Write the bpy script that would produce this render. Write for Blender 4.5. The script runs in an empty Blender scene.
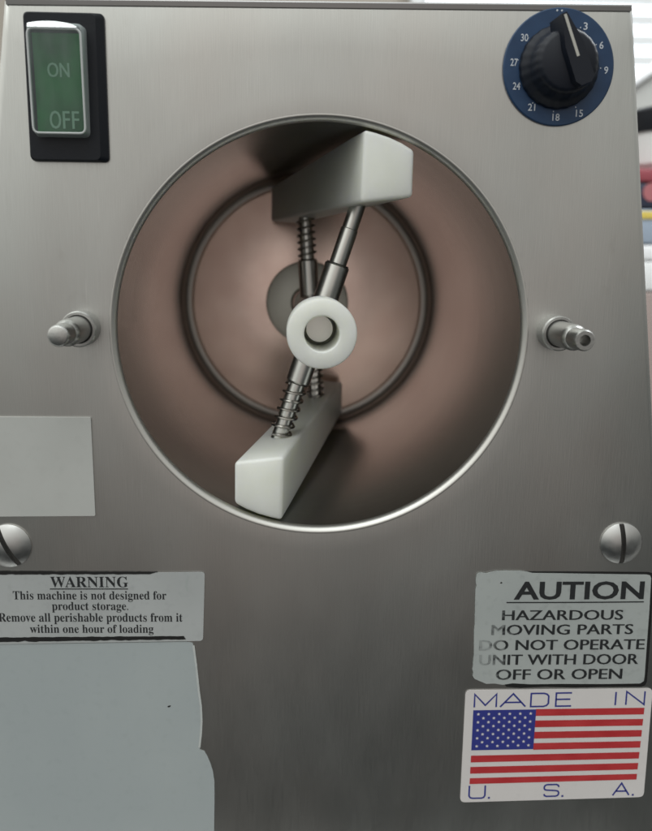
import bpy, bmesh, math, random
from mathutils import Vector, Matrix, noise
from math import sin, cos, pi, radians
random.seed(4)
sc = bpy.context.scene
COL = sc.collection
MM = 0.001
D = 338.4                                   # camera distance from the front panel, mm

# ------------------------------------------------------------------ camera
F_ = Vector((-41, 160.5, -846)).normalized()
U_ = Vector((46, 4484.5, 846)); U_ = (U_ - F_ * U_.dot(F_)).normalized()
X_ = F_.cross(U_)
M = Matrix((X_, F_, U_)).transposed()        # world -> camera
CAM = Vector((-14.6, -D, 30.5))
cam_d = bpy.data.cameras.new('camera'); cam = bpy.data.objects.new('camera', cam_d); COL.objects.link(cam)
cam.matrix_world = Matrix.Translation(CAM * MM) @ M.transposed().to_4x4()
cam_d.sensor_fit = 'VERTICAL'; cam_d.sensor_height = 24; cam_d.lens = 24 * 846 / 831
cam_d.clip_start = 0.005; cam_d.clip_end = 50
cam_d.dof.use_dof = True; cam_d.dof.focus_distance = 0.35; cam_d.dof.aperture_fstop = 7.5
sc.camera = cam

def P(px, py, Y=0.0):
    """point of the plane at depth Y (mm behind the panel face) -> (x, z) in mm"""
    r = M.transposed() @ Vector((px - 326, 415.5 - py, -846))
    r = r * ((D + Y) / r.y)
    return (r.x + CAM.x, r.z + CAM.z)

# ------------------------------------------------------------------ room light
w = bpy.data.worlds.new('World'); sc.world = w; w.use_nodes = True
nt = w.node_tree; N = nt.nodes; L = nt.links; N.clear()
out = N.new('ShaderNodeOutputWorld'); bg = N.new('ShaderNodeBackground'); L.new(bg.outputs[0], out.inputs[0])
tc = N.new('ShaderNodeTexCoord'); sp = N.new('ShaderNodeSeparateXYZ'); L.new(tc.outputs['Generated'], sp.inputs[0])
mr = N.new('ShaderNodeMapRange'); mr.inputs['From Min'].default_value = -1; L.new(sp.outputs['Z'], mr.inputs['Value'])
cr = N.new('ShaderNodeValToRGB'); L.new(mr.outputs[0], cr.inputs[0])
stops = [(0.0, (.025, .026, .027)), (.24, (.025, .029, .029)), (.36, (.046, .052, .051)), (.455, (.175, .185, .178)),
         (.55, (.52, .525, .50)), (.66, (.80, .80, .755)), (.78, (.90, .91, .88)), (1.0, (.92, .95, .94))]
e = cr.color_ramp.elements
while len(e) < len(stops): e.new(.5)
for i, (p, c) in enumerate(stops): e[i].position = p; e[i].color = (*c, 1)
dt = N.new('ShaderNodeVectorMath'); dt.operation = 'DOT_PRODUCT'; L.new(tc.outputs['Generated'], dt.inputs[0])
dt.inputs[1].default_value = Vector((.05, -1, -.02)).normalized()
m2 = N.new('ShaderNodeMapRange'); m2.interpolation_type = 'SMOOTHSTEP'
m2.inputs['From Min'].default_value = .90; m2.inputs['From Max'].default_value = .998; L.new(dt.outputs['Value'], m2.inputs['Value'])
m3 = N.new('ShaderNodeMath'); m3.operation = 'MULTIPLY'; m3.inputs[1].default_value = .8; L.new(m2.outputs[0], m3.inputs[0])
mx = N.new('ShaderNodeMix'); mx.data_type = 'RGBA'; L.new(m3.outputs[0], mx.inputs[0]); L.new(cr.outputs[0], mx.inputs[6])
mx.inputs[7].default_value = (.47, .425, .40, 1)
L.new(mx.outputs[2], bg.inputs[0])
mb = N.new('ShaderNodeMapRange'); mb.inputs['From Min'].default_value = -.6; mb.inputs['From Max'].default_value = .7; mb.inputs['To Min'].default_value = 1.45; mb.inputs['To Max'].default_value = .68
L.new(sp.outputs['X'], mb.inputs['Value']); L.new(mb.outputs[0], bg.inputs[1])

def area(name, loc, target, size, power, col=(1, 1, 1)):
    l = bpy.data.lights.new(name, 'AREA'); l.shape = 'RECTANGLE'; l.size, l.size_y = size; l.energy = power; l.color = col
    o = bpy.data.objects.new(name, l); COL.objects.link(o)
    o.location = loc; o.rotation_euler = (Vector(target) - Vector(loc)).to_track_quat('-Z', 'Y').to_euler()
area('ceiling_lamp', (-.35, -.6, 1.35), (0, 0, 0), (1.5, 1.1), 8, (.95, 1, .98))
area('window_light', (.75, .45, .75), (.2, .6, .1), (.6, .5), 9, (.93, .97, 1))
sc.view_settings.view_transform = 'Standard'; sc.view_settings.look = 'None'
sc.view_settings.exposure = 0; sc.view_settings.gamma = 1

# ------------------------------------------------------------------ materials
def mat(name, base=(.5, .5, .5), metal=0, rough=.5, **kw):
    m = bpy.data.materials.new(name); m.use_nodes = True
    b = m.node_tree.nodes['Principled BSDF']
    b.inputs['Base Color'].default_value = (*base, 1); b.inputs['Metallic'].default_value = metal; b.inputs['Roughness'].default_value = rough
    for k, v in kw.items(): b.inputs[k.replace('_', ' ')].default_value = v
    return m
def coords(m, scale, radial=False):
    nt = m.node_tree; t = nt.nodes.new('ShaderNodeTexCoord'); mp = nt.nodes.new('ShaderNodeMapping')
    mp.inputs['Scale'].default_value = scale
    if radial:
        s = nt.nodes.new('ShaderNodeSeparateXYZ'); nt.links.new(t.outputs['Object'], s.inputs[0])
        c1 = nt.nodes.new('ShaderNodeCombineXYZ'); nt.links.new(s.outputs['X'], c1.inputs[0]); nt.links.new(s.outputs['Z'], c1.inputs[1])
        ln = nt.nodes.new('ShaderNodeVectorMath'); ln.operation = 'LENGTH'; nt.links.new(c1.outputs[0], ln.inputs[0])
        a = nt.nodes.new('ShaderNodeMath'); a.operation = 'ARCTAN2'; nt.links.new(s.outputs['Z'], a.inputs[0]); nt.links.new(s.outputs['X'], a.inputs[1])
        c2 = nt.nodes.new('ShaderNodeCombineXYZ'); nt.links.new(ln.outputs['Value'], c2.inputs[0]); nt.links.new(s.outputs['Y'], c2.inputs[1]); nt.links.new(a.outputs[0], c2.inputs[2])
        nt.links.new(c2.outputs[0], mp.inputs[0])
    else: nt.links.new(t.outputs['Object'], mp.inputs[0])
    return mp
def noisen(m, mp, scale=1, detail=3, lo=0, hi=1, f0=.3, f1=.7):
    nt = m.node_tree; n = nt.nodes.new('ShaderNodeTexNoise'); n.inputs['Scale'].default_value = scale; n.inputs['Detail'].default_value = detail
    nt.links.new(mp.outputs[0], n.inputs['Vector'])
    r = nt.nodes.new('ShaderNodeMapRange'); r.inputs['From Min'].default_value = f0; r.inputs['From Max'].default_value = f1
    r.inputs['To Min'].default_value = lo; r.inputs['To Max'].default_value = hi
    nt.links.new(n.outputs['Fac'], r.inputs['Value']); return r.outputs[0]
def colmix(m, fac, a, b):
    nt = m.node_tree; x = nt.nodes.new('ShaderNodeMix'); x.data_type = 'RGBA'
    nt.links.new(fac, x.inputs[0])
    for i, c in ((6, a), (7, b)):
        if isinstance(c, tuple): x.inputs[i].default_value = (*c, 1)
        else: nt.links.new(c, x.inputs[i])
    return x.outputs[2]
def math_(m, op, a, b):
    n = m.node_tree.nodes.new('ShaderNodeMath'); n.operation = op
    for i, v in ((0, a), (1, b)):
        if isinstance(v, (int, float)): n.inputs[i].default_value = v
        else: m.node_tree.links.new(v, n.inputs[i])
    return n.outputs[0]
def setin(m, key, sock): m.node_tree.links.new(sock, m.node_tree.nodes['Principled BSDF'].inputs[key])
def bump(m, sock, strength, dist=.0002):
    b = m.node_tree.nodes.new('ShaderNodeBump'); b.inputs['Strength'].default_value = strength; b.inputs['Distance'].default_value = dist
    m.node_tree.links.new(sock, b.inputs['Height']); setin(m, 'Normal', b.outputs[0])

# brushed panel sheet: fine vertical grain, smears, warm tarnish
PAN = mat('brushed_steel', (.60, .60, .585), 1, .4)
g1 = noisen(PAN, coords(PAN, (2800, 2800, 70)), 1, 4)
g2 = noisen(PAN, coords(PAN, (700, 700, 9)), 1, 3)
sm = noisen(PAN, coords(PAN, (16, 16, 9)), 1, 5, 0, 1, .35, .65)
sp_ = noisen(PAN, coords(PAN, (60, 60, 38)), 1, 4, 0, 1, .35, .65)
tn = noisen(PAN, coords(PAN, (9, 9, 7)), 1, 3, 0, 1, .45, .7)
c0 = colmix(PAN, sm, (.56, .565, .545), (.63, .64, .62))
c1 = colmix(PAN, math_(PAN, 'MULTIPLY', tn, .42), c0, (.62, .54, .49))
c2 = colmix(PAN, math_(PAN, 'MULTIPLY', g1, .16), c1, (.36, .36, .34))
sc1 = noisen(PAN, coords(PAN, (1500, 1500, 26)), 1, 2, 0, 1, .66, .76); sc2 = noisen(PAN, coords(PAN, (28, 28, 20)), 1, 3, 0, 1, .5, .7)
c3 = colmix(PAN, math_(PAN, 'MULTIPLY', math_(PAN, 'MULTIPLY', sc1, sc2), .6), c2, (.80, .80, .78))
fp1 = noisen(PAN, coords(PAN, (170, 170, 120)), 1, 5, 0, 1, .58, .72)
c4 = colmix(PAN, math_(PAN, 'MULTIPLY', math_(PAN, 'MULTIPLY', fp1, sc2), .22), c3, (.40, .38, .35))
setin(PAN, 'Base Color', c4)
setin(PAN, 'Roughness', math_(PAN, 'ADD', math_(PAN, 'ADD', math_(PAN, 'MULTIPLY', g1, .05), math_(PAN, 'MULTIPLY', sp_, .018)), math_(PAN, 'ADD', math_(PAN, 'MULTIPLY', sm, .025), .29)))
bump(PAN, math_(PAN, 'ADD', g1, math_(PAN, 'MULTIPLY', g2, .12)), .24, .00006)

CYL = mat('barrel_steel', (.52, .49, .465), 1, .2)
r1 = noisen(CYL, coords(CYL, (1500, 1500, 1.5), True), 1, 3)
r2 = noisen(CYL, coords(CYL, (22, 22, 1.2), True), 1, 4)
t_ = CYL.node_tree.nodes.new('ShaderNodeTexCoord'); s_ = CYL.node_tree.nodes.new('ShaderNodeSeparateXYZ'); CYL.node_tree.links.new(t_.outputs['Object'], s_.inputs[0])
shade_ = CYL.node_tree.nodes.new('ShaderNodeMapRange'); CYL.node_tree.links.new(s_.outputs['Y'], shade_.inputs['Value'])
shade_.interpolation_type = 'SMOOTHSTEP'; shade_.inputs['From Min'].default_value = .022; shade_.inputs['From Max'].default_value = .11
mouth_shade = shade_.outputs[0]                     # dark reflections near the barrel mouth, painted as a colour fade by depth
setin(CYL, 'Base Color', colmix(CYL, mouth_shade, (.22, .225, .215), colmix(CYL, r2, (.44, .40, .378), (.53, .475, .45))))
setin(CYL, 'Roughness', math_(CYL, 'ADD', math_(CYL, 'MULTIPLY', r1, .05), math_(CYL, 'ADD', math_(CYL, 'MULTIPLY', r2, .05), .15)))
bump(CYL, r1, .03, .00005)
PLT = mat('back_plate_steel', (.8, .68, .62), 1, .24)
q2 = noisen(PLT, coords(PLT, (30, 30, 1.2), True), 1, 4); q3 = noisen(PLT, coords(PLT, (40, 40, 40)), 1, 4)
setin(PLT, 'Base Color', colmix(PLT, q3, (.78, .59, .52), (.90, .72, .64)))
setin(PLT, 'Roughness', math_(PLT, 'ADD', math_(PLT, 'MULTIPLY', q2, .06), .2))
LIP = mat('polished_lip_steel', (.62, .61, .58), 1, .42)
GRV = mat('groove_black', (.045, .043, .04), 0, .5)  # flat near-black put into stud grooves, screw slots and sleeve seats
PIN = mat('turned_steel', (.76, .755, .72), 1, .3)
bump(PIN, noisen(PIN, coords(PIN, (900, 900, 900)), 1, 2), .1, .00005)
STUD = mat('machined_stud_steel', (.50, .50, .485), 1, .36)
bump(STUD, noisen(STUD, coords(STUD, (1400, 500, 1400)), 1, 3), .25, .00008)
SCR = mat('domed_screw_steel', (.54, .54, .53), 1, .17)
setin(SCR, 'Roughness', noisen(SCR, coords(SCR, (300, 300, 300)), 1, 4, .3, .44))
SPR = mat('spring_wire', (.42, .40, .37), 1, .3)
HDPE = mat('white_plastic', (.70, .715, .655), 0, .42, Subsurface_Weight=.7, Subsurface_Scale=.012)
HDPE.node_tree.nodes['Principled BSDF'].inputs['Subsurface Radius'].default_value = (1, 1, .8)
hp = noisen(HDPE, coords(HDPE, (60, 25, 60)), 1, 4)
setin(HDPE, 'Base Color', colmix(HDPE, hp, (.84, .86, .77), (.90, .92, .85)))
bump(HDPE, noisen(HDPE, coords(HDPE, (700, 250, 700)), 1, 4), .15, .0001)
BLK = mat('black_plastic', (.007, .009, .014), 0, .4, Specular_IOR_Level=.3)
bump(BLK, noisen(BLK, coords(BLK, (900, 900, 900)), 1, 3), .2, .0001)
KNB = mat('knob_plastic', (.008, .011, .019), 0, .4, Specular_IOR_Level=.32)
KNB2 = mat('dial_blue', (.012, .037, .115), 0, .42)
setin(KNB2, 'Base Color', colmix(KNB2, noisen(KNB2, coords(KNB2, (120, 120, 120)), 1, 4), (.007, .036, .098), (.014, .052, .13)))
WHT = mat('numeral_paint', (.60, .64, .70), 0, .5)
PTR = mat('pointer_paint', (.50, .49, .45), 0, .5)
GRN = mat('green_lens', (.012, .105, .040), 0, .35)
setin(GRN, 'Base Color', colmix(GRN, noisen(GRN, coords(GRN, (70, 70, 55)), 1, 3), (.003, .055, .020), (.016, .20, .050)))
GTX = mat('switch_lettering', (.26, .46, .33), 0, .5)
def label_mat(name, a, b, rough=.45, dirt=.35):
    m = mat(name, a, 0, rough)
    n1 = noisen(m, coords(m, (22, 22, 22)), 1, 5); n2 = noisen(m, coords(m, (260, 260, 260)), 1, 4, 0, 1, .55, .8)
    c = colmix(m, n1, a, b); c = colmix(m, math_(m, 'MULTIPLY', n2, dirt), c, tuple(v * .55 for v in a)); setin(m, 'Base Color', c)
    bump(m, noisen(m, coords(m, (90, 90, 90)), 1, 3), .15, .0002)
    return m
LBL = label_mat('grey_label_stock', (.40, .43, .425), (.46, .49, .48))
LBW = label_mat('warning_label_stock', (.42, .44, .44), (.50, .52, .52), .45, .2)
LBB = label_mat('blank_label_stock', (.41, .455, .465), (.44, .485, .49), .38, .12)
LBQ = label_mat('pale_label_stock', (.50, .51, .49), (.56, .57, .55), .4, .1)
LBF = label_mat('flag_label_stock', (.72, .69, .68), (.77, .74, .73), .35, .1)
EDG = mat('black_adhesive', (.012, .012, .012), 0, .5)
INK = mat('black_ink', (.02, .022, .024), 0, .5)
def worn(name, x0, x1):
    """ink rubbed away towards the label's left side"""
    m = mat(name, (.02, .022, .024), 0, .5); nt = m.node_tree
    t = nt.nodes.new('ShaderNodeTexCoord'); s = nt.nodes.new('ShaderNodeSeparateXYZ'); nt.links.new(t.outputs['Object'], s.inputs[0])
    r = nt.nodes.new('ShaderNodeMapRange'); nt.links.new(s.outputs['X'], r.inputs['Value'])
    r.inputs['From Min'].default_value = x0 * MM; r.inputs['From Max'].default_value = x1 * MM; r.inputs['To Max'].default_value = 1.5
    n = noisen(m, coords(m, (500, 500, 500)), 1, 3, -.45, .45)
    a = math_(m, 'ADD', r.outputs[0], n)
    a2 = math_(m, 'MINIMUM', math_(m, 'MAXIMUM', a, 0.05), 1)
    setin(m, 'Base Color', colmix(m, a2, (.34, .365, .36), (.02, .022, .024)))
    return m
INKW = worn('worn_black_ink', 70, 88)
BLU = mat('blue_ink', (.035, .045, .26), 0, .45)
RED = mat('red_ink', (.40, .022, .035), 0, .45)
setin(RED, 'Base Color', colmix(RED, noisen(RED, coords(RED, (90, 90, 200)), 1, 4), (.46, .028, .034), (.56, .05, .055)))

# clear protective boot of the switch: a thin milky film
CLR = bpy.data.materials.new('clear_boot'); CLR.use_nodes = True
b = CLR.node_tree.nodes['Principled BSDF']; b.inputs['Base Color'].default_value = (.50, .56, .56, 1); b.inputs['Roughness'].default_value = .1
tr = CLR.node_tree.nodes.new('ShaderNodeBsdfTransparent'); tr.inputs[0].default_value = (.9, .93, .92, 1)
ms = CLR.node_tree.nodes.new('ShaderNodeMixShader')
lw = CLR.node_tree.nodes.new('ShaderNodeLayerWeight'); lw.inputs[0].default_value = .45
mrr = CLR.node_tree.nodes.new('ShaderNodeMapRange'); mrr.inputs['To Min'].default_value = .05; mrr.inputs['To Max'].default_value = .9
CLR.node_tree.links.new(lw.outputs['Facing'], mrr.inputs['Value'])
nz = noisen(CLR, coords(CLR, (150, 150, 45)), 1, 4, 0, .11)  # streaky haze in the film imitates pale reflections
CLR.node_tree.links.new(math_(CLR, 'ADD', mrr.outputs[0], nz), ms.inputs[0])
CLR.node_tree.links.new(tr.outputs[0], ms.inputs[1]); CLR.node_tree.links.new(b.outputs[0], ms.inputs[2])
CLR.node_tree.links.new(ms.outputs[0], CLR.node_tree.nodes['Material Output'].inputs[0])

# ------------------------------------------------------------------ mesh helpers (all dimensions in mm)
def obj(name, bm, m, parent=None, smooth=True, angle=35):
    bmesh.ops.scale(bm, vec=(MM, MM, MM), verts=bm.verts)
    bmesh.ops.recalc_face_normals(bm, faces=bm.faces)
    me = bpy.data.meshes.new(name); bm.to_mesh(me); bm.free()
    me.materials.append(m)
    if smooth:
        me.polygons.foreach_set('use_smooth', [True] * len(me.polygons))
        me.set_sharp_from_angle(angle=radians(angle))
    o = bpy.data.objects.new(name, me); COL.objects.link(o)
    if parent: o.parent = parent
    return o
def thing(name, label, cat, group=None):
    o = bpy.data.objects.new(name, None); o.empty_display_size = .02; COL.objects.link(o)
    return tag(o, label, cat, group)
def tag(o, label, cat=None, group=None):
    o['label'] = label
    if cat: o['category'] = cat
    if group: o['group'] = group
    return o
def lathe(bm, prof, o=(0, 0, 0), axis=(0, 1, 0), n=64, close=False):
    """prof: (radius, distance along axis)"""
    o = Vector(o); ax = Vector(axis).normalized()
    u = ax.orthogonal().normalized(); v = ax.cross(u)
    rings = []
    for r, h in prof:
        c = o + ax * h
        rings.append([bm.verts.new(c)] if r < 1e-6 else [bm.verts.new(c + (u * cos(2 * pi * i / n) + v * sin(2 * pi * i / n)) * r) for i in range(n)])
    pairs = list(zip(rings, rings[1:])) + ([(rings[-1], rings[0])] if close else [])
    for a, b in pairs:
        for i in range(n):
            j = (i + 1) % n
            if len(a) == 1 and len(b) == 1: continue
            if len(a) == 1: bm.faces.new((a[0], b[i], b[j]))
            elif len(b) == 1: bm.faces.new((a[i], b[0], a[j]))
            else: bm.faces.new((a[i], b[i], b[j], a[j]))
    return bm
def box(bm, x0, x1, y0, y1, z0, z1, bev=0, seg=3):
    vs = [bm.verts.new((x, y, z)) for x in (x0, x1) for y in (y0, y1) for z in (z0, z1)]
    fs = [bm.faces.new([vs[i] for i in q]) for q in ((0, 1, 3, 2), (4, 6, 7, 5), (0, 4, 5, 1), (2, 3, 7, 6), (0, 2, 6, 4), (1, 5, 7, 3))]
    if bev:
        es = list({e for f in fs for e in f.edges})
        bmesh.ops.bevel(bm, geom=es, offset=bev, segments=seg, affect='EDGES', profile=.5)
    return bm
def plate(bm, pts, y0, y1):
    """outline pts (x,z) extruded from y0 (front) to y1 (back)"""
    a = [bm.verts.new((x, y0, z)) for x, z in pts]; b = [bm.verts.new((x, y1, z)) for x, z in pts]
    bm.faces.new(a); bm.faces.new(b[::-1])
    for i in range(len(pts)):
        j = (i + 1) % len(pts); bm.faces.new((a[i], b[i], b[j], a[j]))
    return bm
def roundrect(c4, r=2, n=5):
    """c4: TL,TR,BR,BL corners -> rounded outline"""
    out = []
    for i in range(4):
        p = Vector(c4[i]); a = (Vector(c4[i - 1]) - p).normalized(); b = (Vector(c4[(i + 1) % 4]) - p).normalized()
        s = p + a * r; t = p + b * r
        for k in range(n + 1):
            q = k / n; out.append(tuple((1 - q) ** 2 * s + 2 * q * (1 - q) * p + q * q * t))
    return out
def ragged(p0, p1, n, amp, seed=0):
    p0, p1 = Vector(p0), Vector(p1); d = (p1 - p0); nrm = Vector((-d.y, d.x)).normalized(); o = []
    for i in range(n + 1):
        t = i / n; k = noise.noise(Vector((t * n * .37, seed, 0))) * amp + noise.noise(Vector((t * n * .9, seed + 7, 0))) * amp * .6
        o.append(tuple(p0 + d * t + nrm * k))
    return o
def tube(bm, pts, r, n=10, caps=True):
    pts = [Vector(p) for p in pts]; rings = []
    t0 = (pts[1] - pts[0]).normalized(); u = t0.orthogonal().normalized()
    for i, p in enumerate(pts):
        t = (pts[min(i + 1, len(pts) - 1)] - pts[max(i - 1, 0)]).normalized()
        u = (u - t * u.dot(t)).normalized(); v = t.cross(u)
        rings.append([bm.verts.new(p + (u * cos(2 * pi * k / n) + v * sin(2 * pi * k / n)) * r) for k in range(n)])
    for a, b in zip(rings, rings[1:]):
        for k in range(n): bm.faces.new((a[k], a[(k + 1) % n], b[(k + 1) % n], b[k]))
    if caps: bm.faces.new(rings[0][::-1]); bm.faces.new(rings[-1])
    return bm

# lettering: a text turned to mesh, fitted between two points of the label
def glyphs(s, bold=0.0, shear=0):
    cu = bpy.data.curves.new('t', 'FONT'); cu.body = s; cu.size = 1; cu.offset = bold; cu.resolution_u = 3; cu.shear = shear
    o = bpy.data.objects.new('t', cu); COL.objects.link(o); bpy.context.view_layer.update()
    me = bpy.data.meshes.new_from_object(o.evaluated_get(bpy.context.evaluated_depsgraph_get()))
    bpy.data.objects.remove(o); bpy.data.curves.remove(cu)
    return me
def serif(s):
    r = ''
    for c in s:
        if 'A' <= c <= 'Z': r += chr(0x1D400 + ord(c) - 65)
        elif 'a' <= c <= 'z': r += chr(0x1D41A + ord(c) - 97)
        else: r += c
    return r
def text(bm, s, x0, x1, zb, zt, y, ref='H', bold=0.0, slope=0.0, shear=0):
    """baseline at zb, top of ref glyph at zt, ink spans x0..x1 (mm)"""
    me = glyphs(s, bold, shear); rf = glyphs(ref, bold); h = max(v.co.y for v in rf.vertices)
    xs = [v.co.x for v in me.vertices]; a, b = min(xs), max(xs)
    k = (x1 - x0) / (b - a); kz = (zt - zb) / h; vs = []
    for v in me.vertices:
        X = x0 + (v.co.x - a) * k
        vs.append(bm.verts.new((X, y, zb + v.co.y * kz + slope * (X - x0))))
    for p in me.polygons:
        try: bm.faces.new([vs[i] for i in p.vertices])
        except ValueError: pass
    bpy.data.meshes.remove(me); bpy.data.meshes.remove(rf)
def heavy(bm, s, px0, px1, pyb, pyt, y, ref='H', bold=0.0, pyb1=None, w_=.4):
    for k in range(3): ptext(bm, s, px0 + w_ * (k - 1), px1 + w_ * (k - 1), pyb, pyt, y - .01 * k, ref, bold, None if pyb1 is None else pyb1)
def ptext(bm, s, px0, px1, pyb, pyt, y, ref='H', bold=0.0, pyb1=None):
    """same, with the ink box read off the label's plane"""
    xm = (px0 + px1) / 2
    a = P(px0, pyb, y); b = P(px1, pyb if pyb1 is None else pyb1, y); t = P(xm, pyt, y)[1]; m = (a[1] + b[1]) / 2
    text(bm, s, a[0], b[0], a[1], a[1] + (t - m), y, ref, bold, (b[1] - a[1]) / (b[0] - a[0]))
def stroke(bm, pts, wd, y):
    """flat inked line of width wd through pts"""
    pts = [Vector(p) for p in pts]; L_ = []; R_ = []
    closed = (pts[0] - pts[-1]).length < 1e-6
    n = len(pts)
    for i, p in enumerate(pts):
        a = pts[i - 1] if i else (pts[-2] if closed else None); b = pts[i + 1] if i < n - 1 else (pts[1] if closed else None)
        d1 = (p - a).normalized() if a is not None else None; d2 = (b - p).normalized() if b is not None else None
        d = (d1 + d2).normalized() if d1 is not None and d2 is not None and (d1 + d2).length > .05 else (d1 if d1 is not None else d2)
        nm = Vector((-d.y, d.x)); k = 1
        if d1 is not None and d2 is not None: k = 1 / max(.5, nm.dot(Vector((-d2.y, d2.x))))
        L_.append(bm.verts.new((p.x + nm.x * wd / 2 * k, y, p.y + nm.y * wd / 2 * k))); R_.append(bm.verts.new((p.x - nm.x * wd / 2 * k, y, p.y - nm.y * wd / 2 * k)))
    for i in range(n - 1): bm.faces.new((L_[i], L_[i + 1], R_[i + 1], R_[i]))
WIDE = {  # wide squared letter skeletons in a unit box
    'M': [[(0, 0), (0, 1), (.5, .15), (1, 1), (1, 0)]], 'A': [[(0, 0), (.5, 1), (1, 0)], [(.19, .34), (.81, .34)]],
    'D': [[(0, 0), (0, 1), (.72, 1), (.9, .93), (1, .78), (1, .22), (.9, .07), (.72, 0), (0, 0)]],
    'E': [[(1, 1), (0, 1), (0, 0), (1, 0)], [(0, .52), (.92, .52)]], 'I': [[(.5, 0), (.5, 1)]], 'N': [[(0, 0), (0, 1), (1, 0), (1, 1)]],
    'U': [[(0, 1), (0, .2), (.08, .05), (.22, 0), (.78, 0), (.92, .05), (1, .2), (1, 1)]],
    'S': [[(1, .78), (.95, .93), (.82, 1), (.18, 1), (.05, .93), (0, .8), (0, .68), (.06, .57), (.2, .53), (.8, .48), (.94, .43), (1, .32), (1, .18), (.94, .06), (.8, 0), (.18, 0), (.05, .06), (0, .2)]]}
def wide(bm, ch, px0, px1, pyb, pyt, y, wd=.74):
    a = P(px0, pyb, y); c = P(px1, pyb, y); t = P((px0 + px1) / 2, pyt, y)[1]
    for s in WIDE[ch]: stroke(bm, [(a[0] + (c[0] - a[0]) * u, a[1] + (t - a[1]) * v) for u, v in s], wd, y)

# ------------------------------------------------------------------ setting: wall and countertop
bm = bmesh.new(); box(bm, -1600, 1600, 1500, 1540, -320, 1500)
WALL = mat('wall_paint', (.42, .38, .33), 0, .8); bump(WALL, noisen(WALL, coords(WALL, (60, 60, 60)), 1, 4), .2, .001)
wo = obj('wall', bm, WALL, None, False); wo['kind'] = 'structure'
bm = bmesh.new(); box(bm, -1500, 1500, -60, 1499, -322, -300, 3)
CTR = mat('countertop_steel', (.5, .5, .49), 1, .35); bump(CTR, noisen(CTR, coords(CTR, (20, 900, 900)), 1, 3), .1, .0001)
o = obj('countertop', bm, CTR); o['kind'] = 'structure'

# ------------------------------------------------------------------ the machine
mach = thing('ice_cream_machine', 'brushed stainless steel batch freezer with round open barrel, studs and safety stickers', 'ice cream machine')
ZT_L, ZT_R, ZB = 121.6, 124.6, -286
def halfw(z): return 117.9 + .132 * (122.5 - z)
def outline(d):
    return [(-halfw(ZT_L) + d, ZT_L - d), (halfw(ZT_R) - d, ZT_R - d), (halfw(ZB) - d, ZB + d), (-halfw(ZB) + d, ZB + d)]
def edgepts(d, per=40):
    c = outline(d); o = []
    for i in range(4):
        a, b_ = Vector(c[i]), Vector(c[(i + 1) % 4])
        for k in range(per): o.append(tuple(a.lerp(b_, k / per)))
    return o
bm = bmesh.new(); RH = 83.9
base = edgepts(2.6); rings = []
ang = [math.atan2(z, x) for x, z in base]
for r_, y_ in ((RH, 2.0), (RH, .17), (RH + 1.5, .11), (RH + 3.2, .06), (RH + 5.2, .02), (RH + 7.6, 0.0)): rings.append([(r_ * cos(a), y_, r_ * sin(a)) for a in ang])
rings.append([(x * .55 + (RH + 7.6) * cos(a) * .45, 0, z * .55 + (RH + 7.6) * sin(a) * .45) for (x, z), a in zip(base, ang)])
for k in range(7):
    t = k / 6 * pi / 2; rings.append([(x, 2.6 - 2.6 * cos(t), z) for x, z in edgepts(2.6 - 2.6 * sin(t))])
rings.append([(x, 14, z) for x, z in edgepts(0)])
vr = [[bm.verts.new(p) for p in r] for r in rings]
for a, b_ in zip(vr, vr[1:]):
    for i in range(len(a)): bm.faces.new((a[i], a[(i + 1) % len(a)], b_[(i + 1) % len(a)], b_[i]))
tag(obj('front_panel', bm, PAN, mach), 'brushed steel front panel, wider towards the bottom')
bm = bmesh.new()
hl, hr = halfw(ZT_L) - 1.2, halfw(ZT_R) - 1.2
pr = [(-.45, -1.8), (-.8, -.15), (-.7, .25), (-.3, .45), (6, .45), (6, -2.0)]
A = [bm.verts.new((-hl, y, ZT_L + z)) for y, z in pr]; B = [bm.verts.new((hr, y, ZT_R + z)) for y, z in pr]
bm.faces.new(A); bm.faces.new(B[::-1])
for i in range(6): bm.faces.new((A[i], A[(i + 1) % 6], B[(i + 1) % 6], B[i]))
TSTRIP = mat('dark_strip_steel', (.42, .42, .42), 1, .3)  # added strip: dark tone and downward tilt imitate the top bend's dark reflection
tag(obj('top_dark_strip', bm, TSTRIP, mach, True, 20), 'added thin strip along the top edge, darkened to imitate a dark reflection')
# cabinet shell behind the front
bm = bmesh.new(); c = outline(1.0); plate(bm, c, 14.2, 17.0)
bmesh.ops.delete(bm, geom=[f for f in bm.faces], context='FACES')
for i in range(4):
    a, b_ = c[i], c[(i + 1) % 4]
    bm.faces.new([bm.verts.new(v) for v in ((a[0], 12, a[1]), (b_[0], 12, b_[1]), (b_[0], 420, b_[1]), (a[0], 420, a[1]))])
bm.faces.new([bm.verts.new((x, 420, z)) for x, z in c])
bmesh.ops.remove_doubles(bm, verts=bm.verts, dist=.01)
obj('cabinet_shell', bm, PAN, mach)
bm = bmesh.new()
for sx in (-1, 1):
    for y in (40, 390): lathe(bm, [(0, 0), (17, 0), (19, 4), (19, 14.5), (0, 14.5)], (sx * 130, y, -300.2), (0, 0, 1), 24)
for i, (sx, y) in enumerate(((-1, 40), (1, 40), (-1, 390), (1, 390))):
    b1 = bmesh.new(); lathe(b1, [(0, 0), (17, 0), (19, 4), (19, 14.5), (0, 14.5)], (sx * 130, y, -300), (0, 0, 1), 24); obj('foot', b1, BLK, mach)
bm.free()
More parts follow.
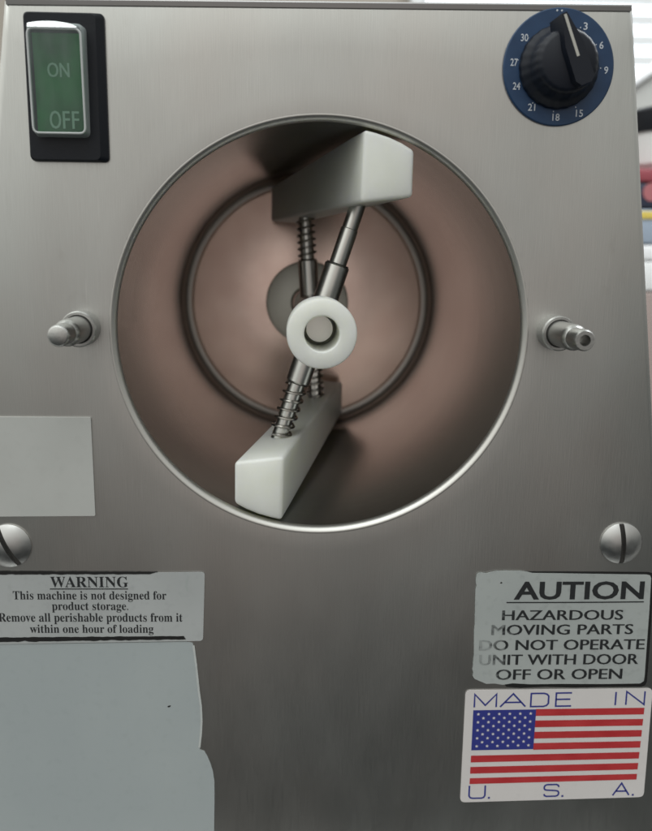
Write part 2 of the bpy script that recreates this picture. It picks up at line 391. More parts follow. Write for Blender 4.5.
# barrel
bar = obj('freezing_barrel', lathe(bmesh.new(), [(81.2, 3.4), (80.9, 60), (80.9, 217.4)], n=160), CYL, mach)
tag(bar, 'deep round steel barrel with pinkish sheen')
tag(obj('barrel_lip', lathe(bmesh.new(), [(84.0, .8), (83.85, .2), (83.4, .13), (83.0, .26), (82.1, 1.0), (81.4, 1.9), (81.2, 3.4)], n=160), LIP, bar), 'bright bevelled rim round the barrel mouth')
GSK = mat('fillet_steel', (.52, .48, .45), 1, .45)  # crease ring in a darker, rougher steel than the back plate
fil = [(80.9 - 5.4 * (1 - cos(k / 10 * pi / 2)), 217.4 + 5.4 * sin(k / 10 * pi / 2)) for k in range(11)]
tag(obj('fillet', lathe(bmesh.new(), fil, n=128), GSK, bar), 'dark rounded crease round the back of the barrel')
obj('back_plate', lathe(bmesh.new(), [(75.5, 222.8), (74.6, 222.4), (73.2, 222.1), (0, 222.1)], n=128), PLT, bar)
HUBM = mat('seal_metal', (.80, .81, .74), .8, .42)
tag(obj('shaft_seal', lathe(bmesh.new(), [(27, 222), (26.6, 218.2), (25, 217.5), (11, 217), (10.4, 213), (9.6, 212)], n=64), HUBM, bar), 'grey round seal at the back of the barrel')

# studs
def stud(x, z, hollow, tilt):
    ax = Vector((tilt, -1, 0)).normalized()
    s = lathe(bmesh.new(), [(0, -.5), (5.05, -.5), (5.05, 22.5), (4.85, 24), (4.0, 25.2), (4.0, 33.6), (3.5, 34.6)] + ([(2.1, 34.6), (1.9, 34), (1.9, 27), (0, 27)] if hollow else [(3.2, 34.8), (0, 34.8)]), (x, 0, z), ax, 48)
    so = obj('door_stud', s, STUD, mach)
    tag(so, 'threadless steel door stud with a hole in its tip' if hollow else 'solid steel door stud with a rounded tip')
    obj('collar', lathe(bmesh.new(), [(7.0, -.4), (7.0, 6.6), (6.5, 7.3), (5.6, 7.3), (5.15, 6.7), (5.12, 4)], (x, 0, z), ax, 48), STUD, so)
    obj('groove_ring', lathe(bmesh.new(), [(5.12, 6.8), (5.3, 6.9), (5.3, 7.9), (5.12, 8.0)], (x, 0, z), ax, 48), GRV, so)
stud(-94.2, 1.5, False, -.02)
stud(94.2, .9, True, .02)

# slotted domed screws
def screw(x, z, r, a, label):
    bm = bmesh.new(); h = 2.9; R = (r * r + h * h) / (2 * h); gw = 1.05; n = 96
    prof = [(r * .985, .25), (r, -.5)]
    u = Vector((cos(a), 0, sin(a))); v = Vector((-sin(a), 0, cos(a)))
    # dome as a height field with the slot cut into it
    vs = {}; K = 48
    us = sorted(set([-gw, gw, -gw * .92, gw * .92] + [(-1 + 2 * i / K) for i in range(K + 1)]))
    uu = sorted(set([round(t * r, 4) for t in us if abs(t) <= 1 and abs(t * r) > gw] + [-gw, gw, -gw * .9, gw * .9, -r, r]))
    rows = []
    for ui in uu:
        half = math.sqrt(max(0, r * r - ui * ui)); row = []
        for j in range(K + 1):
            vj = -half + 2 * half * j / K; d2 = min(ui * ui + vj * vj, r * r)
            y = -(math.sqrt(R * R - d2) - (R - h)) - .7
            if abs(ui) < gw * .95: y = max(y, -(h * .28))
            q = v * 0 + u * ui + v * vj
            row.append(bm.verts.new((x + q.x, y, z + q.z)))
        rows.append(row)
    for A, B in zip(rows, rows[1:]):
        for j in range(K):
            try: bm.faces.new((A[j], A[j + 1], B[j + 1], B[j]))
            except ValueError: pass
    bmesh.ops.remove_doubles(bm, verts=bm.verts, dist=.004)
    lathe(bm, [(r, -.75), (r, .3)], (x, 0, z), (0, 1, 0), 96)
    o = obj('slotted_screw', bm, SCR, mach, True, 30); tag(o, label)
    sb = bmesh.new(); q = u * gw * .88; l = v * (r * .965)
    f = [bm_ for bm_ in ()]
    cs = [q + l, q - l, -q - l, -q + l]
    sb.faces.new([sb.verts.new((x + c_.x, -(h * .28) - .12, z + c_.z)) for c_ in cs])
    obj('slot', sb, GRV, o, False)
screw(128.6, -88.8, 9.0, radians(4), 'domed slotted screw, slot nearly upright')
screw(-128.0, -88.2, 9.2, radians(27), 'domed slotted screw, slot leaning to the left')

# power switch
sx0, sx1, sz0, sz1 = -110.4, -81.2, 64.4, 117.2
bm = bmesh.new(); lv = []
for y_, dl_, dr_, dz_ in ((.2, 0, 0, 0), (-1.2, 0, .1, 0), (-2.7, .15, 2.3, .3), (-3.1, .5, 2.9, .7)):
    lv.append([(x, y_, z) for x, z in roundrect([(sx0 + dl_, sz1 - dz_), (sx1 - dr_, sz1 - dz_), (sx1 - dr_, sz0 + dz_), (sx0 + dl_, sz0 + dz_)], 2.0, 5)])
vr = [[bm.verts.new(p) for p in r] for r in lv]
for a, b_ in zip(vr, vr[1:]):
    for i in range(len(a)): bm.faces.new((a[i], a[(i + 1) % len(a)], b_[(i + 1) % len(a)], b_[i]))
bm.faces.new(vr[-1])
sw = obj('power_switch', bm, BLK, mach, True, 25); tag(sw, 'rocker switch in a black bezel under a clear boot')
rx0, rx1, rz0, rz1 = -106.2, -88.6, 74.0, 108.6
bm = bmesh.new()
def rocker(bm, x0, x1, z0, z1, yt, yb, ymid, bev, y_base=-2.2, n=8):
    L1 = []; 
    for i in range(n + 1):
        t = i / n; z = z1 + (z0 - z1) * t
        y = yt * (1 - t) + yb * t + ymid * 4 * t * (1 - t)
        L1.append((z, y))
    A = [bm.verts.new((x0, y, z)) for z, y in L1]; B = [bm.verts.new((x1, y, z)) for z, y in L1]
    A0 = [bm.verts.new((x0 - .5, y_base, z)) for z, y in L1]; B0 = [bm.verts.new((x1 + .5, y_base, z)) for z, y in L1]
    sides = []
    for i in range(n):
        bm.faces.new((A[i], A[i + 1], B[i + 1], B[i])); bm.faces.new((A0[i], A0[i + 1], A[i + 1], A[i])); bm.faces.new((B[i], B[i + 1], B0[i + 1], B0[i])); 
    bm.faces.new((A[0], B[0], B0[0], A0[0])); bm.faces.new((A[-1], A0[-1], B0[-1], B[-1]))
    bm.edges.ensure_lookup_table()
    es = [e for e in bm.edges if e.calc_face_angle(0) > .6]
    if bev: bmesh.ops.bevel(bm, geom=es, offset=bev, segments=4, affect='EDGES', profile=.5)
rocker(bm, rx0, rx1, rz0, rz1, -7.4, -5.2, .5, .8)
rk = obj('rocker', bm, GRN, sw)
tx = bmesh.new()
def rocky(z): t = (rz1 - z) / (rz1 - rz0); return -7.4 * (1 - t) + -5.2 * t + .5 * 4 * t * (1 - t) - .12
def swtext(s, x0, x1, z0, z1, bold):
    b2 = bmesh.new(); text(b2, s, x0, x1, z0, z1, 0, 'N', bold)
    mp = {v: tx.verts.new((v.co.x, rocky(v.co.z) - (k + .12) * .2, v.co.z)) for v in b2.verts}
    for f in b2.faces: tx.faces.new([mp[v] for v in f.verts])
    b2.free()
for k in (-.12, 0, .12):
    swtext('ON', -101.4 + k, -93.6 + k, 93.8, 98.6, .0)
    for ch, a_, b_ in (('O', -101.6, -97.6), ('F', -96.8, -94.4), ('F', -93.4, -91.0)): swtext(ch, a_ + k, b_ + k, 75.8, 82.0, .0)
lt = obj('lettering', tx, GTX, sw, False)
bx0, bx1, bz0, bz1 = rx0 - 1.0, rx1 + .5, rz0 - .2, rz1 + 1.0
def boot_ring(y, gx, gz0, gz1, lift=0):
    c = [(bx0 - gx, bz0 - gz0), (bx1 + gx, bz0 - gz0), (bx1 + gx, bz1 + gz1), (bx0 - gx, bz1 + gz1)]
    o = roundrect(c, 2.2, 5); return [(x, y - lift * (z - bz0) / (bz1 - bz0), z) for x, z in o]
bm = bmesh.new()
lv = [boot_ring(-2.2, .7, 1.0, 2.6), boot_ring(-6.4, .3, .5, 2.4, .6), boot_ring(-7.6, .1, .2, 1.9, 1.6), boot_ring(-8.2, -.25, -.2, .1, 2.0), boot_ring(-8.3, -.9, -.9, -.8, 2.0)]
vr = [[bm.verts.new(p) for p in r] for r in lv]
for a, b_ in zip(vr, vr[1:]):
    for i in range(len(a)): bm.faces.new((a[i], a[(i + 1) % len(a)], b_[(i + 1) % len(a)], b_[i]))
bm.faces.new(vr[-1])
tag(obj('clear_boot', bm, CLR, sw, True, 60), 'milky clear plastic boot')
RIM = mat('boot_edge_plastic', (.70, .73, .73), 0, .15, Alpha=.8)
pp = [Vector(p) for p in boot_ring(-8.0, -.1, -.1, -.1, 2.0)]; pp.append(pp[0].copy())
tag(obj('boot_edge', tube(bmesh.new(), pp, .42, 8, False), RIM, sw), 'pale thick edge of the clear boot')
bm = bmesh.new(); n = 14; A = []; B = []  # added metal crescent shaped as the highlight on the boot's top edge
for i in range(n + 1):
    t = i / n; x = bx0 + .4 + (bx1 - bx0 - 1.6) * t; hgt = 2.3 * (sin(pi * min(1, .12 + t * .88)) ** .5) 
    A.append(bm.verts.new((x, -10.9, bz1 + .2))); B.append(bm.verts.new((x, -10.9 + .5 * max(.3, hgt), bz1 + .2 + max(.3, hgt))))
for i in range(n): bm.faces.new((A[i], A[i + 1], B[i + 1], B[i]))
bmesh.ops.solidify(bm, geom=list(bm.faces), thickness=.5)
tag(obj('boot_glint', bm, mat('glint_mirror', (.93, .95, .95), 1, .14), sw), 'added mirror bright sliver shaped as the highlight on top of the clear boot')

# timer dial
DX, DZ = 89.6, 101.9
dl = obj('timer_dial', lathe(bmesh.new(), [(21.3, .3), (21.4, -.9), (21.0, -1.3), (0, -1.3)], (DX, 0, DZ), (0, 1, 0), 96), KNB2, mach)
tag(dl, 'round blue timer dial numbered in threes')
nm = bmesh.new()
for s, (px, py) in {'3': (585.5, 25.9), '6': (601.4, 44.9), '9': (606, 70), '15': (579.3, 113), '18': (555.9, 117), '21': (531.5, 107), '24': (516.4, 85.8), '27': (514.0, 62), '30': (524.5, 37.3)}.items():
    cx, cz = P(px, py, -1.4); wd = 1.35 * len(s) + (.1 if len(s) > 1 else .2)
    text(nm, s, cx - wd / 2, cx + wd / 2, cz - 1.35, cz + 1.25, -1.42, '3', .01)
for i in range(33):
    if i % 3 == 0 and i in (3, 6, 9, 15, 18, 21, 24, 27, 30, 0):
        a = radians(90 + 4 - i / 33 * 345); 
        stroke(nm, [(DX + cos(a) * 15.9, DZ + sin(a) * 15.9), (DX + cos(a) * 16.4, DZ + sin(a) * 16.4)], .35, -1.42)
a = radians(94); 
for q in (-.9, .9): stroke(nm, [(DX - 1.2 + q, DZ + 19.9), (DX - 1.2 + q + .35, DZ + 20.5)], .6, -1.42)
obj('numerals', nm, WHT, dl, False)
# fluted knob with a raised grip
bm = bmesh.new(); KX, KZ = DX - .2, DZ - .1; n = 144; prof = [(15.2, -1.5, .4), (15.1, -3.0, .4), (14.6, -3.8, .4), (13.4, -4.8, .2), (12.2, -7, .4), (11.7, -11.5, .4), (11.0, -13.2, .2), (9.6, -14.0, 0)]
rings = []
for r, y, fl in prof:
    rings.append([bm.verts.new((KX + (r + fl * .28 * cos(24 * 2 * pi * i / n)) * cos(2 * pi * i / n), y, KZ + (r + fl * .28 * cos(24 * 2 * pi * i / n)) * sin(2 * pi * i / n))) for i in range(n)])
for A, B in zip(rings, rings[1:]):
    for i in range(n): bm.faces.new((A[i], A[(i + 1) % n], B[(i + 1) % n], B[i]))
bm.faces.new(rings[-1])
kn = obj('knob', bm, KNB, dl, True, 50); tag(kn, 'black knob with a raised grip and pale pointer line')
YT = -17.0
p0 = Vector(P(565.0, 14, YT)); p1 = Vector(P(578.3, 56, YT)); dirn = (p0 - p1).normalized(); nn = Vector((-dirn.y, dirn.x))
bm = bmesh.new(); c0_ = p1; far = p1 - dirn * 11
def gp(t, s): q = c0_ + dirn * t + nn * s; return (q.x, q.y)
L0 = (p0 - p1).length + .6
top = [gp(L0, .9), gp(L0, -.9), gp(L0 * .3, -3.4), gp(-8, -3.6), gp(-10, -2), gp(-10, 2), gp(-8, 3.6), gp(L0 * .3, 3.4)]
bot = [gp(L0 * .98, 1.9), gp(L0 * .98, -1.9), gp(L0 * .3, -4.4), gp(-8, -5), gp(-11, -3), gp(-11, 3), gp(-8, 5), gp(L0 * .3, 4.4)]
bot = [(x - (c0_.x - KX) * .4, z - (c0_.y - KZ) * .4) for x, z in bot]
A = [bm.verts.new((x, YT, z)) for x, z in top]; B = [bm.verts.new((x, -8, z)) for x, z in bot]
bm.faces.new(A); bm.faces.new(B[::-1])
for i in range(8): bm.faces.new((A[i], B[i], B[(i + 1) % 8], A[(i + 1) % 8]))
bmesh.ops.bevel(bm, geom=[e for e in bm.edges if e.verts[0].co.y < -18 and e.verts[1].co.y < -18], offset=.8, segments=3, affect='EDGES')
obj('grip', bm, KNB, kn, True, 40)
bm = bmesh.new(); stroke(bm, [tuple(p1), tuple(p1.lerp(p0, .5)), tuple(p0)], 1.05, YT - .1)
obj('pointer_line', bm, PTR, kn, False)

# ------------------------------------------------------------------ stickers
def sticker(name, pts, y, m, label, th=.25):
    o = obj(name, plate(bmesh.new(), pts, y, y + th), m, mach, False); tag(o, label); return o
def Pq(*pp): return [P(*p) for p in pp]
# blank pale tag (left edge runs out of the picture)
q = [(-138.5, P(91, 417)[1] + .2), P(91.3, 417), P(95.9, 515.2), (-138.5, P(96, 515)[1] - .2)]
qs = sticker('square_tag', roundrect(q, .7), -1.0, LBQ, 'blank pale square plate under the left stud', .9)
bm = bmesh.new(); zz = [P(60, 414)[1], P(60, 518)[1]]
# warning sticker
wl = sticker('warning_sticker', roundrect([(-146, -100.6), P(205, 571.5), P(203.2, 640.3), (-146, -131.6)], 1.6), -.55, LBW, 'white warning sticker with black serif lettering')
bm = bmesh.new(); up = ragged((-146, P(60, 569.6)[1]), P(158, 571.3), 60, .28, 3); dn = ragged((-146, P(60, 573.3)[1]), P(150, 573.6), 60, .25, 9)
plate(bm, up + dn[::-1], -.68, -.2)
up = ragged((-146, P(60, 636.0)[1]), P(184, 635.4), 60, .30, 13); dn = ragged((-146, P(60, 640.6)[1]), P(186, 638.6), 60, .5, 19)
plate(bm, up + dn[::-1], -.70, -.2)
tag(obj('black_edge', bm, EDG, wl, False), 'uneven black lines along the top and bottom edges')
tx = bmesh.new(); y = -.62
ptext(tx, serif('WARNING'), 50.6, 128.4, 587.2, 576.8, y, serif('W'))
ptext(tx, serif('This machine is not designed for'), 13.3, 166.5, 599.4, 591.2, y, serif('T'))
ptext(tx, serif('product storage') + '.', 52.2, 128.4, 610.0, 601.9, y, serif('l'))
ptext(tx, serif('Remove all perishable products from it'), -1.0, 182.6, 621.6, 613.2, y, serif('l'))
ptext(tx, serif('within one hour of loading'), 30.2, 153.6, 632.8, 624.8, y, serif('l'))
stroke(tx, Pq((50.4, 588.4), (90, 588.4), (128.4, 588.4)), .45, y)
obj('lettering', tx, INK, wl, False)
# small scuff in the warning sticker
bm = bmesh.new(); stroke(bm, Pq((188.5, 575.5), (186.8, 580), (186.5, 586), (188, 591)), .8, -.60); obj('scuff', bm, LBL, wl, False)

# big blank sticker bottom left, its right edge torn
pts = [(-152, P(20, 643.5)[1]), P(60, 643.2), P(187, 641.3)]
pts += Pq((192.5, 642.5), (194.5, 647), (196.8, 665), (199.4, 690), (201.6, 706), (202.2, 720), (201.7, 733), (199.8, 749), (201.8, 750), (204.5, 751), (207.5, 756), (210.5, 763), (213.0, 771), (214.5, 781), (214.6, 800), (214.2, 831), (214, 850))
pts += [(P(214, 850)[0], -268), (-152, -268)]
bs = sticker('blank_sticker', pts, -.3, LBB, 'large blank grey blue sticker with a torn right edge')
bm = bmesh.new(); stroke(bm, Pq((193.6, 645), (196.2, 665), (198.8, 690), (201.0, 706), (201.6, 720), (201.1, 733), (199.5, 747)), .9, -.36)
obj('peeled_edge', bm, label_mat('torn_paper', (.52, .56, .55), (.58, .6, .59)), bs, False)
bm = bmesh.new(); cx, cz = P(169.3, 705.8); plate(bm, [(cx - .8, cz - .2), (cx - .3, cz + .2), (cx + .7, cz + .4), (cx + .6, cz - .1), (cx - .1, cz - .5)], -.42, -.2); obj('speck', bm, EDG, bs, False)

# caution sticker: chipped left edge, black backing showing right and below
left = [P(476.0, 679), P(474, 678)] + [tuple(v) for v in ragged(P(472.2, 675), P(473.0, 655), 12, .5, 31)] + [tuple(v) for v in ragged(P(473.6, 640), P(475.6, 578), 26, .45, 33)]
topc = Pq((476.2, 574.4), (477.8, 572.4), (481, 572), (486.5, 572.8), (490, 571.6), (495, 570.6), (505, 570.2), (520, 570.4), (527, 571.4), (532, 572.6), (560, 573.0), (600, 573.6), (646, 574.2), (649.5, 575), (650.4, 577.5))
rightc = Pq((648.6, 610), (646, 645), (643.9, 676), (643.0, 680.5), (639.5, 682.8))
botc = Pq((600, 683.4), (560, 683.2), (530, 683.6), (512, 682.6), (502, 684.2), (494, 682.8), (486, 683.2))
cs = sticker('caution_sticker', left + topc + rightc + botc, -.6, LBL, 'grey caution sticker with a chipped left edge and worn letters')
bm = bmesh.new()
bk = Pq((522, 571.2), (560, 571.2), (600, 571.4), (648, 571.8), (652.4, 573), (653.2, 577), (651, 620), (648.2, 660), (646.5, 681), (644.8, 684.8), (641, 686.5), (600, 686.6), (575, 687.4), (545, 686.2), (520, 687.6), (506, 686.4), (504, 683.5), (560, 640), (560, 600))
plate(bm, bk, -.34, -.1); tag(obj('black_backing', bm, EDG, cs, False), 'black edge showing to the right and below')
tx = bmesh.new(); y = -.68
heavy(tx, 'AUTION', 513.8, 643.2, 599.2, 581.6, y, 'H', .02, 598.6, .25)
stroke(tx, Pq((506, 601.9), (560, 601.8), (600, 601.6), (643, 601.2)), .55, y)
heavy(tx, 'HAZARDOUS', 502.2, 622.4, 620.2, 610.2, y, 'H', .0, 619.6)
heavy(tx, 'MOVING PARTS', 491.5, 632.4, 635.0, 624.6, y, 'H', .0, 634.0)
heavy(tx, 'DO NOT OPERATE', 479.2, 643.8, 650.4, 639.8, y, 'H', .0, 649.2)
heavy(tx, 'UNIT WITH DOOR', 479.2, 637.6, 665.0, 654.4, y, 'H', .0, 664.0)
heavy(tx, 'OFF OR OPEN', 495.8, 621.4, 679.8, 669.2, y, 'H', .0, 678.8)
obj('lettering', tx, INKW, cs, False)
bm = bmesh.new(); cx, cz = P(500.8, 582); plate(bm, [(cx - .5, cz - .2), (cx, cz + .35), (cx + .5, cz), (cx + .1, cz - .4)], -.72, -.5); obj('speck', bm, EDG, cs, False)

# flag sticker
fs = sticker('flag_sticker', roundrect(Pq((465.4, 689.6), (652.2, 687.8), (643.0, 796.4), (459.8, 801.8)), 2.4), -.45, LBF, 'white made in U.S.A. sticker with a striped flag')
fx0, ft = P(473.0, 709.6); fx1, ft1 = P(643.8, 707.4); fl0, fb = P(469.2, 783.4); fr1, fb1 = P(635.8, 778.8)
TL, TR, BL_, BR_ = Vector((fx0, ft)), Vector((fx1, ft1)), Vector((fl0, fb)), Vector((fr1, fb1))
def fp(u, v): return TL.lerp(TR, u).lerp(BL_.lerp(BR_, u), v)
rb = bmesh.new(); bb = bmesh.new(); wb = bmesh.new(); y = -.52; cu_ = .365; cv = 7 / 13
for i in range(0, 13, 2):
    u0 = cu_ if i < 7 else 0
    rb.faces.new([rb.verts.new((p.x, y, p.y)) for p in (fp(u0, (i - .05) / 13), fp(1, (i - .05) / 13), fp(1, min(13, i + 1.14) / 13), fp(u0, min(13, i + 1.14) / 13))])
obj('red_stripes', rb, RED, fs, False)
bb.faces.new([bb.verts.new((p.x, y - .02, p.y)) for p in (fp(0, 0), fp(cu_, 0), fp(cu_, cv), fp(0, cv))])
obj('star_field', bb, BLU, fs, False)
for r in range(9):
    for c_ in range(6 if r % 2 == 0 else 5):
        u = (c_ * 2 + 1 + (r % 2)) / 12 * cu_; v = (r + 1) / 10 * cv; p = fp(u, v)
        st = [(p.x + (.85 if k % 2 == 0 else .36) * sin(k * pi / 5), y - .05, p.y + (.85 if k % 2 == 0 else .36) * cos(k * pi / 5)) for k in range(10)]
        wb.faces.new([wb.verts.new(s_) for s_ in st])
obj('stars', wb, LBF, fs, False)
y = -.52
LET = (('M', 474.2, 496.0, 707.4, 694.2), ('A', 500.0, 525.2, 707.0, 693.8), ('D', 530.5, 548.0, 706.6, 693.4), ('E', 555.5, 571.0, 706.2, 693.0),
       ('I', 612.5, 617.5, 705.2, 692.0), ('N', 625.6, 643.8, 704.8, 691.4), ('U', 468.8, 484.6, 798.4, 785.6), ('S', 543.6, 558.2, 796.4, 784.6), ('A', 612.4, 628.6, 795.4, 783.2))
for grp, dot in ((LET[:4], None), (LET[4:6], None), (LET[6:7], (488.8, 798.0)), (LET[7:8], (562.2, 796.2)), (LET[8:], (632.6, 795.0))):
    tx = bmesh.new()
    for ch, a, b_, bo, to in grp: wide(tx, ch, a, b_, bo, to, y)
    if dot:
        cx, cz = P(*dot, y); tx.faces.new([tx.verts.new(v) for v in ((cx - .45, y, cz - .35), (cx + .45, y, cz - .35), (cx + .45, y, cz + .55), (cx - .45, y, cz + .55))])
    obj('lettering', tx, BLU, fs, False)

# ------------------------------------------------------------------ beater
bt = thing('beater', 'white plastic scraper beater with spring loaded steel pins inside the open barrel', 'beater')
sh = lathe(bmesh.new(), [(0, 20), (5.6, 20), (5.9, 20.4), (5.9, 24), (8.4, 25), (8.6, 60), (8.6, 212), (0, 212)], n=48)
obj('shaft', sh, PIN, bt)
tag(obj('hub_ring', lathe(bmesh.new(), [(7.2, 28), (7.0, -4.2), (7.5, -4.8), (12.8, -4.8), (13.7, -4.5), (14.0, -3.8), (14.0, 15), (13.2, 16), (9, 16.2)], n=96), HDPE, bt), 'white plastic ring on the front end of the shaft')
FR = [(16.0, 78.9), (35.5, 70.8), (35.3, 53.2), (15.0, 50.9)]         # front end LT RT RB LB
BK = [(-23.2, 72.4), (-5.9, 77.0), (-5.9, 50.2), (-23.3, 51.4)]
def blade(sgn):
    bm = bmesh.new(); n = 10; rings = []
    for i in range(n + 1):
        t = i / n; y = 0.5 + 213 * t; ring = []
        q = [(FR[k][0] * (1 - t) + BK[k][0] * t, FR[k][1] * (1 - t) + BK[k][1] * t) for k in range(4)]
        for k in range(5):                                            # outer face follows the barrel wall
            s = k / 4; x = q[0][0] * (1 - s) + q[1][0] * s; z = q[0][1] * (1 - s) + q[1][1] * s
            z += 1.0 * 4 * s * (1 - s); r = math.hypot(x, z)
            if r > 79.9: x, z = x * 79.9 / r, z * 79.9 / r
            ring.append((x, z))
        ring += [q[2], q[3]]
        rings.append([bm.verts.new((sgn * x, y, sgn * z)) for x, z in ring])
    for A, B in zip(rings, rings[1:]):
        for i in range(7): bm.faces.new((A[i], A[(i + 1) % 7], B[(i + 1) % 7], B[i]))
    bm.faces.new(rings[0][::-1]); bm.faces.new(rings[-1])
    bmesh.ops.recalc_face_normals(bm, faces=bm.faces)
    es = [e for e in bm.edges if e.is_manifold and e.calc_face_angle(0) > .5]
    bmesh.ops.bevel(bm, geom=es, offset=1.5, segments=4, affect='EDGES', profile=.5)
    return obj('scraper_blade', bm, HDPE, bt, True, 40)
tag(blade(1), 'white plastic scraper blade above the shaft'); tag(blade(-1), 'white plastic scraper blade below the shaft')
def pin(sgn, y, spring, x_att, sl=28, rs=5.6, rr=3.9):
    d = Vector((sgn * x_att, 0, sgn * 51.3)); L1 = d.length; d.normalize(); o0 = Vector((0, y, 0))
    p = obj('pin', lathe(bmesh.new(), [(0, 0), (rr, 0), (rr, L1 - 10), (rr, L1 - 9.8), (rr - .35, L1 - 9.5), (rr - .35, L1 + 4), (0, L1 + 4)], o0, d, 40), PIN, bt)
    obj('sleeve', lathe(bmesh.new(), [(rr + .1, 4), (rs, 4), (rs, sl - .6), (rs - .5, sl), (rr + .05, sl)], o0, d, 48), PIN, p)
    obj('sleeve_seat', lathe(bmesh.new(), [(rr + .2, sl + .03), (rs - .6, sl + .05), (rs - .6, sl + .45), (rr + .1, sl + .45)], o0, d, 40), GRV, p)
    if spring:
        u = d.orthogonal().normalized(); v = d.cross(u); turns = 6; s0, s1 = sl + 1.0, L1 - .4; n = turns * 20; R = rr + 1.0
        pts = [o0 + d * (s0 + (s1 - s0) * i / n) + (u * cos(2 * pi * turns * i / n) + v * sin(2 * pi * turns * i / n)) * R for i in range(n + 1)]
        obj('spring', tube(bmesh.new(), pts, .62, 8), SPR, p)
    return p
pin(1, 44, False, 17.0); pin(-1, 44, True, 17.0)
pin(1, 152, True, -3.2); pin(-1, 152, True, -3.2)

# ------------------------------------------------------------------ far background behind the machine
YB = 700
def bx(name, px0, px1, py0, py1, m, Y=YB, dep=60, bev=2, zbot=None):
    a = P(px0, py0, Y); b_ = P(px1, py1, Y); z0 = b_[1] if zbot is None else zbot
    return box(bmesh.new(), a[0], b_[0], Y, Y + dep, z0, a[1], bev)
xL = 622; z_292 = P(640, 292, YB)[1]
t = obj('storage_crate', bx('c', xL, 760, 292, 400, None, zbot=-299.8, dep=200), mat('crate_plastic', (.30, .24, .22), 0, .5)); tag(t, 'pinkish brown storage crate under the stack of packages on the right', 'crate')
wm = mat('white_package', (.75, .76, .76), 0, .5)
bmk = bx('c', xL, 750, 261.5, 291.6, None, dep=180); t = obj('white_carton', bmk, wm); tag(t, 'white carton lying at the bottom of the stack of packages', 'carton')
bmk = bx('c', xL + 2, 745, 245, 261, None, dep=170); t = obj('white_tray', bmk, mat('tray_white', (.80, .81, .82), 0, .4)); tag(t, 'thin white tray on top of the white carton', 'tray')
t = obj('blue_grey_box', bx('c', xL, 740, 209, 244.6, None, dep=150), mat('pale_blue_card', (.30, .36, .44), 0, .5)); tag(t, 'pale blue grey box with a yellow band in the stack', 'box')
obj('yellow_band', bx('c', xL - .2, 740.4, 211, 220, None, Y=YB - 1.5, dep=3, bev=.3), mat('yellow_print', (.62, .48, .10), 0, .5), t)
t = obj('dark_box', bx('c', xL, 738, 183.5, 208.6, None, dep=150), mat('navy_card', (.02, .025, .05), 0, .5)); tag(t, 'navy blue box with a pink spot between red and pale boxes', 'box')
cx, cz = P(652, 192, YB - 1)
obj('pink_spot', lathe(bmesh.new(), [(0, -.8), (11, -.8), (11, 2), (0, 2)], (cx, YB, cz), (0, 1, 0), 32), mat('pink_print', (.36, .12, .13), 0, .5), t)
t = obj('red_box', bx('c', xL, 736, 168.2, 183.2, None, dep=150), mat('red_card', (.26, .05, .065), 0, .5)); tag(t, 'flat red box under the white tub', 'box')
# tub with a black lid
cx, cz = P(690, 168, YB + 60); zl = P(690, 134, YB + 60)[1]; zk = P(690, 112, YB + 60)[1]; zc0 = P(640, 168, YB)[1] + .3
rr_ = P(690, 150, YB + 60)[0] - P(626, 150, YB + 60)[0]
t = obj('tub', lathe(bmesh.new(), [(0, zc0), (rr_ * .9, zc0), (rr_, zc0 + 8), (rr_ * 1.0, zl), (0, zl)], (cx, YB + 62, 0), (0, 0, 1), 64), wm); tag(t, 'round white tub with a black lid on the red box', 'tub')
obj('lid', lathe(bmesh.new(), [(rr_ * 1.03, zl - 3), (rr_ * 1.05, zl), (rr_ * 1.05, zk - 4), (rr_ * .98, zk), (0, zk)], (cx, YB + 62, 0), (0, 0, 1), 64), BLK, t)
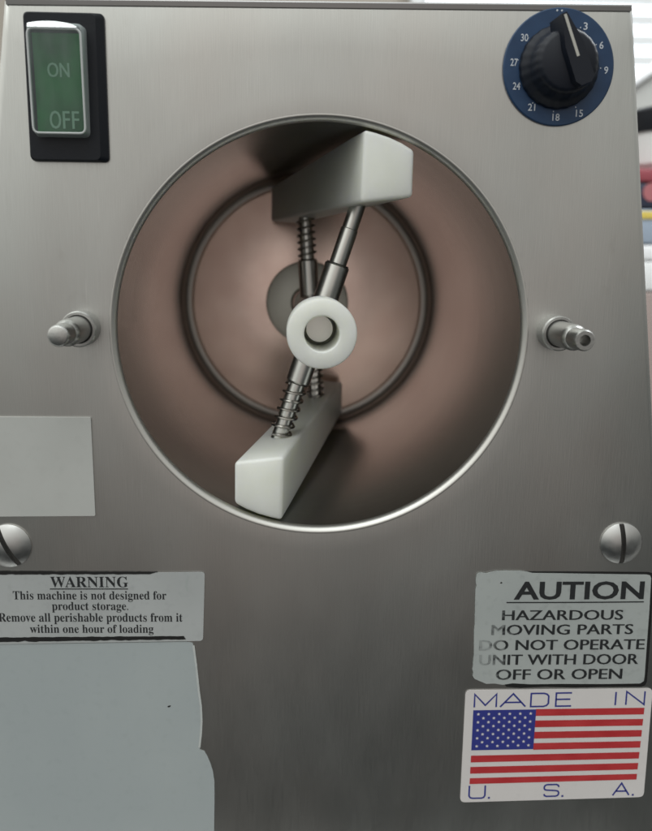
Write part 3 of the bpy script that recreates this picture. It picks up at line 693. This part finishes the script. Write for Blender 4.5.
# grey paper bag with a slanted white hem leaning above the tub
a1, a2, a3 = P(632, 84, 900), P(700, 38, 900), P(700, 118, 900)
bm = bmesh.new(); plate(bm, [a1, a2, (a2[0] + 60, a2[1]), (a2[0] + 60, -299.8), (a1[0] - 8, -299.8)], 900, 1010)
bmesh.ops.bevel(bm, geom=list(bm.edges), offset=5, segments=3, affect='EDGES')
t = obj('paper_bag', bm, mat('grey_paper', (.36, .36, .34), 0, .7)); tag(t, 'tall grey paper bag with a white slanted hem behind the tub', 'bag')
bm = bmesh.new(); tube(bm, [(a1[0] - 6, 894, a1[1] - 2), ((a1[0] + a2[0]) / 2, 893, (a1[1] + a2[1]) / 2 + 2), (a2[0], 894, a2[1] + 2)], 8, 12); obj('hem', bm, wm, t)

# bright window with a blind, seen past the right side and top of the machine
wx0, wz1 = P(430, -60, 1440)[0], 640; wx1 = 1150; wz0 = P(640, 112, 1440)[1]
win = thing('window', 'bright daylit window with white blind slats behind the machine', 'window')
bm = bmesh.new(); box(bm, wx0, wx1, 1480, 1498, wz0, wz1)
gl = mat('daylit_glass', (.9, .95, 1), 0, .2); gb = gl.node_tree.nodes['Principled BSDF']; gb.inputs['Emission Color'].default_value = (.9, .97, 1, 1); gb.inputs['Emission Strength'].default_value = 1.3
obj('pane', bm, gl, win, False)
bm = bmesh.new()
for (a, b_, c_, d_) in ((wx0 - 30, wx0, wz0 - 30, wz1 + 30), (wx1, wx1 + 30, wz0 - 30, wz1 + 30), (wx0, wx1, wz1, wz1 + 30), (wx0, wx1, wz0 - 30, wz0)): box(bm, a, b_, 1460, 1499, c_, d_)
obj('window_frame', bm, wm, win, False)
bl = bmesh.new(); z = wz0 + 15
SLM = mat('blind_slat', (.80, .82, .83), 0, .5, Emission_Strength=0)
while z < wz1 - 10:
    box(bl, wx0 + 5, wx1 - 5, 1440, 1452, z, z + 17); z += 38
obj('blind_slats', bl, SLM, win, False)
# pale bottle standing far left behind the machine
cx, cz = P(-2, 42, 900)
t = obj('bottle', lathe(bmesh.new(), [(0, -299.8), (34, -299.8), (36, -290), (36, cz - 60), (14, cz - 20), (13, cz + 12), (0, cz + 12)], (cx - 14, 900, 0), (0, 0, 1), 40), mat('cream_plastic', (.72, .70, .62), 0, .4)); tag(t, 'cream plastic bottle behind the left side of the machine', 'bottle')
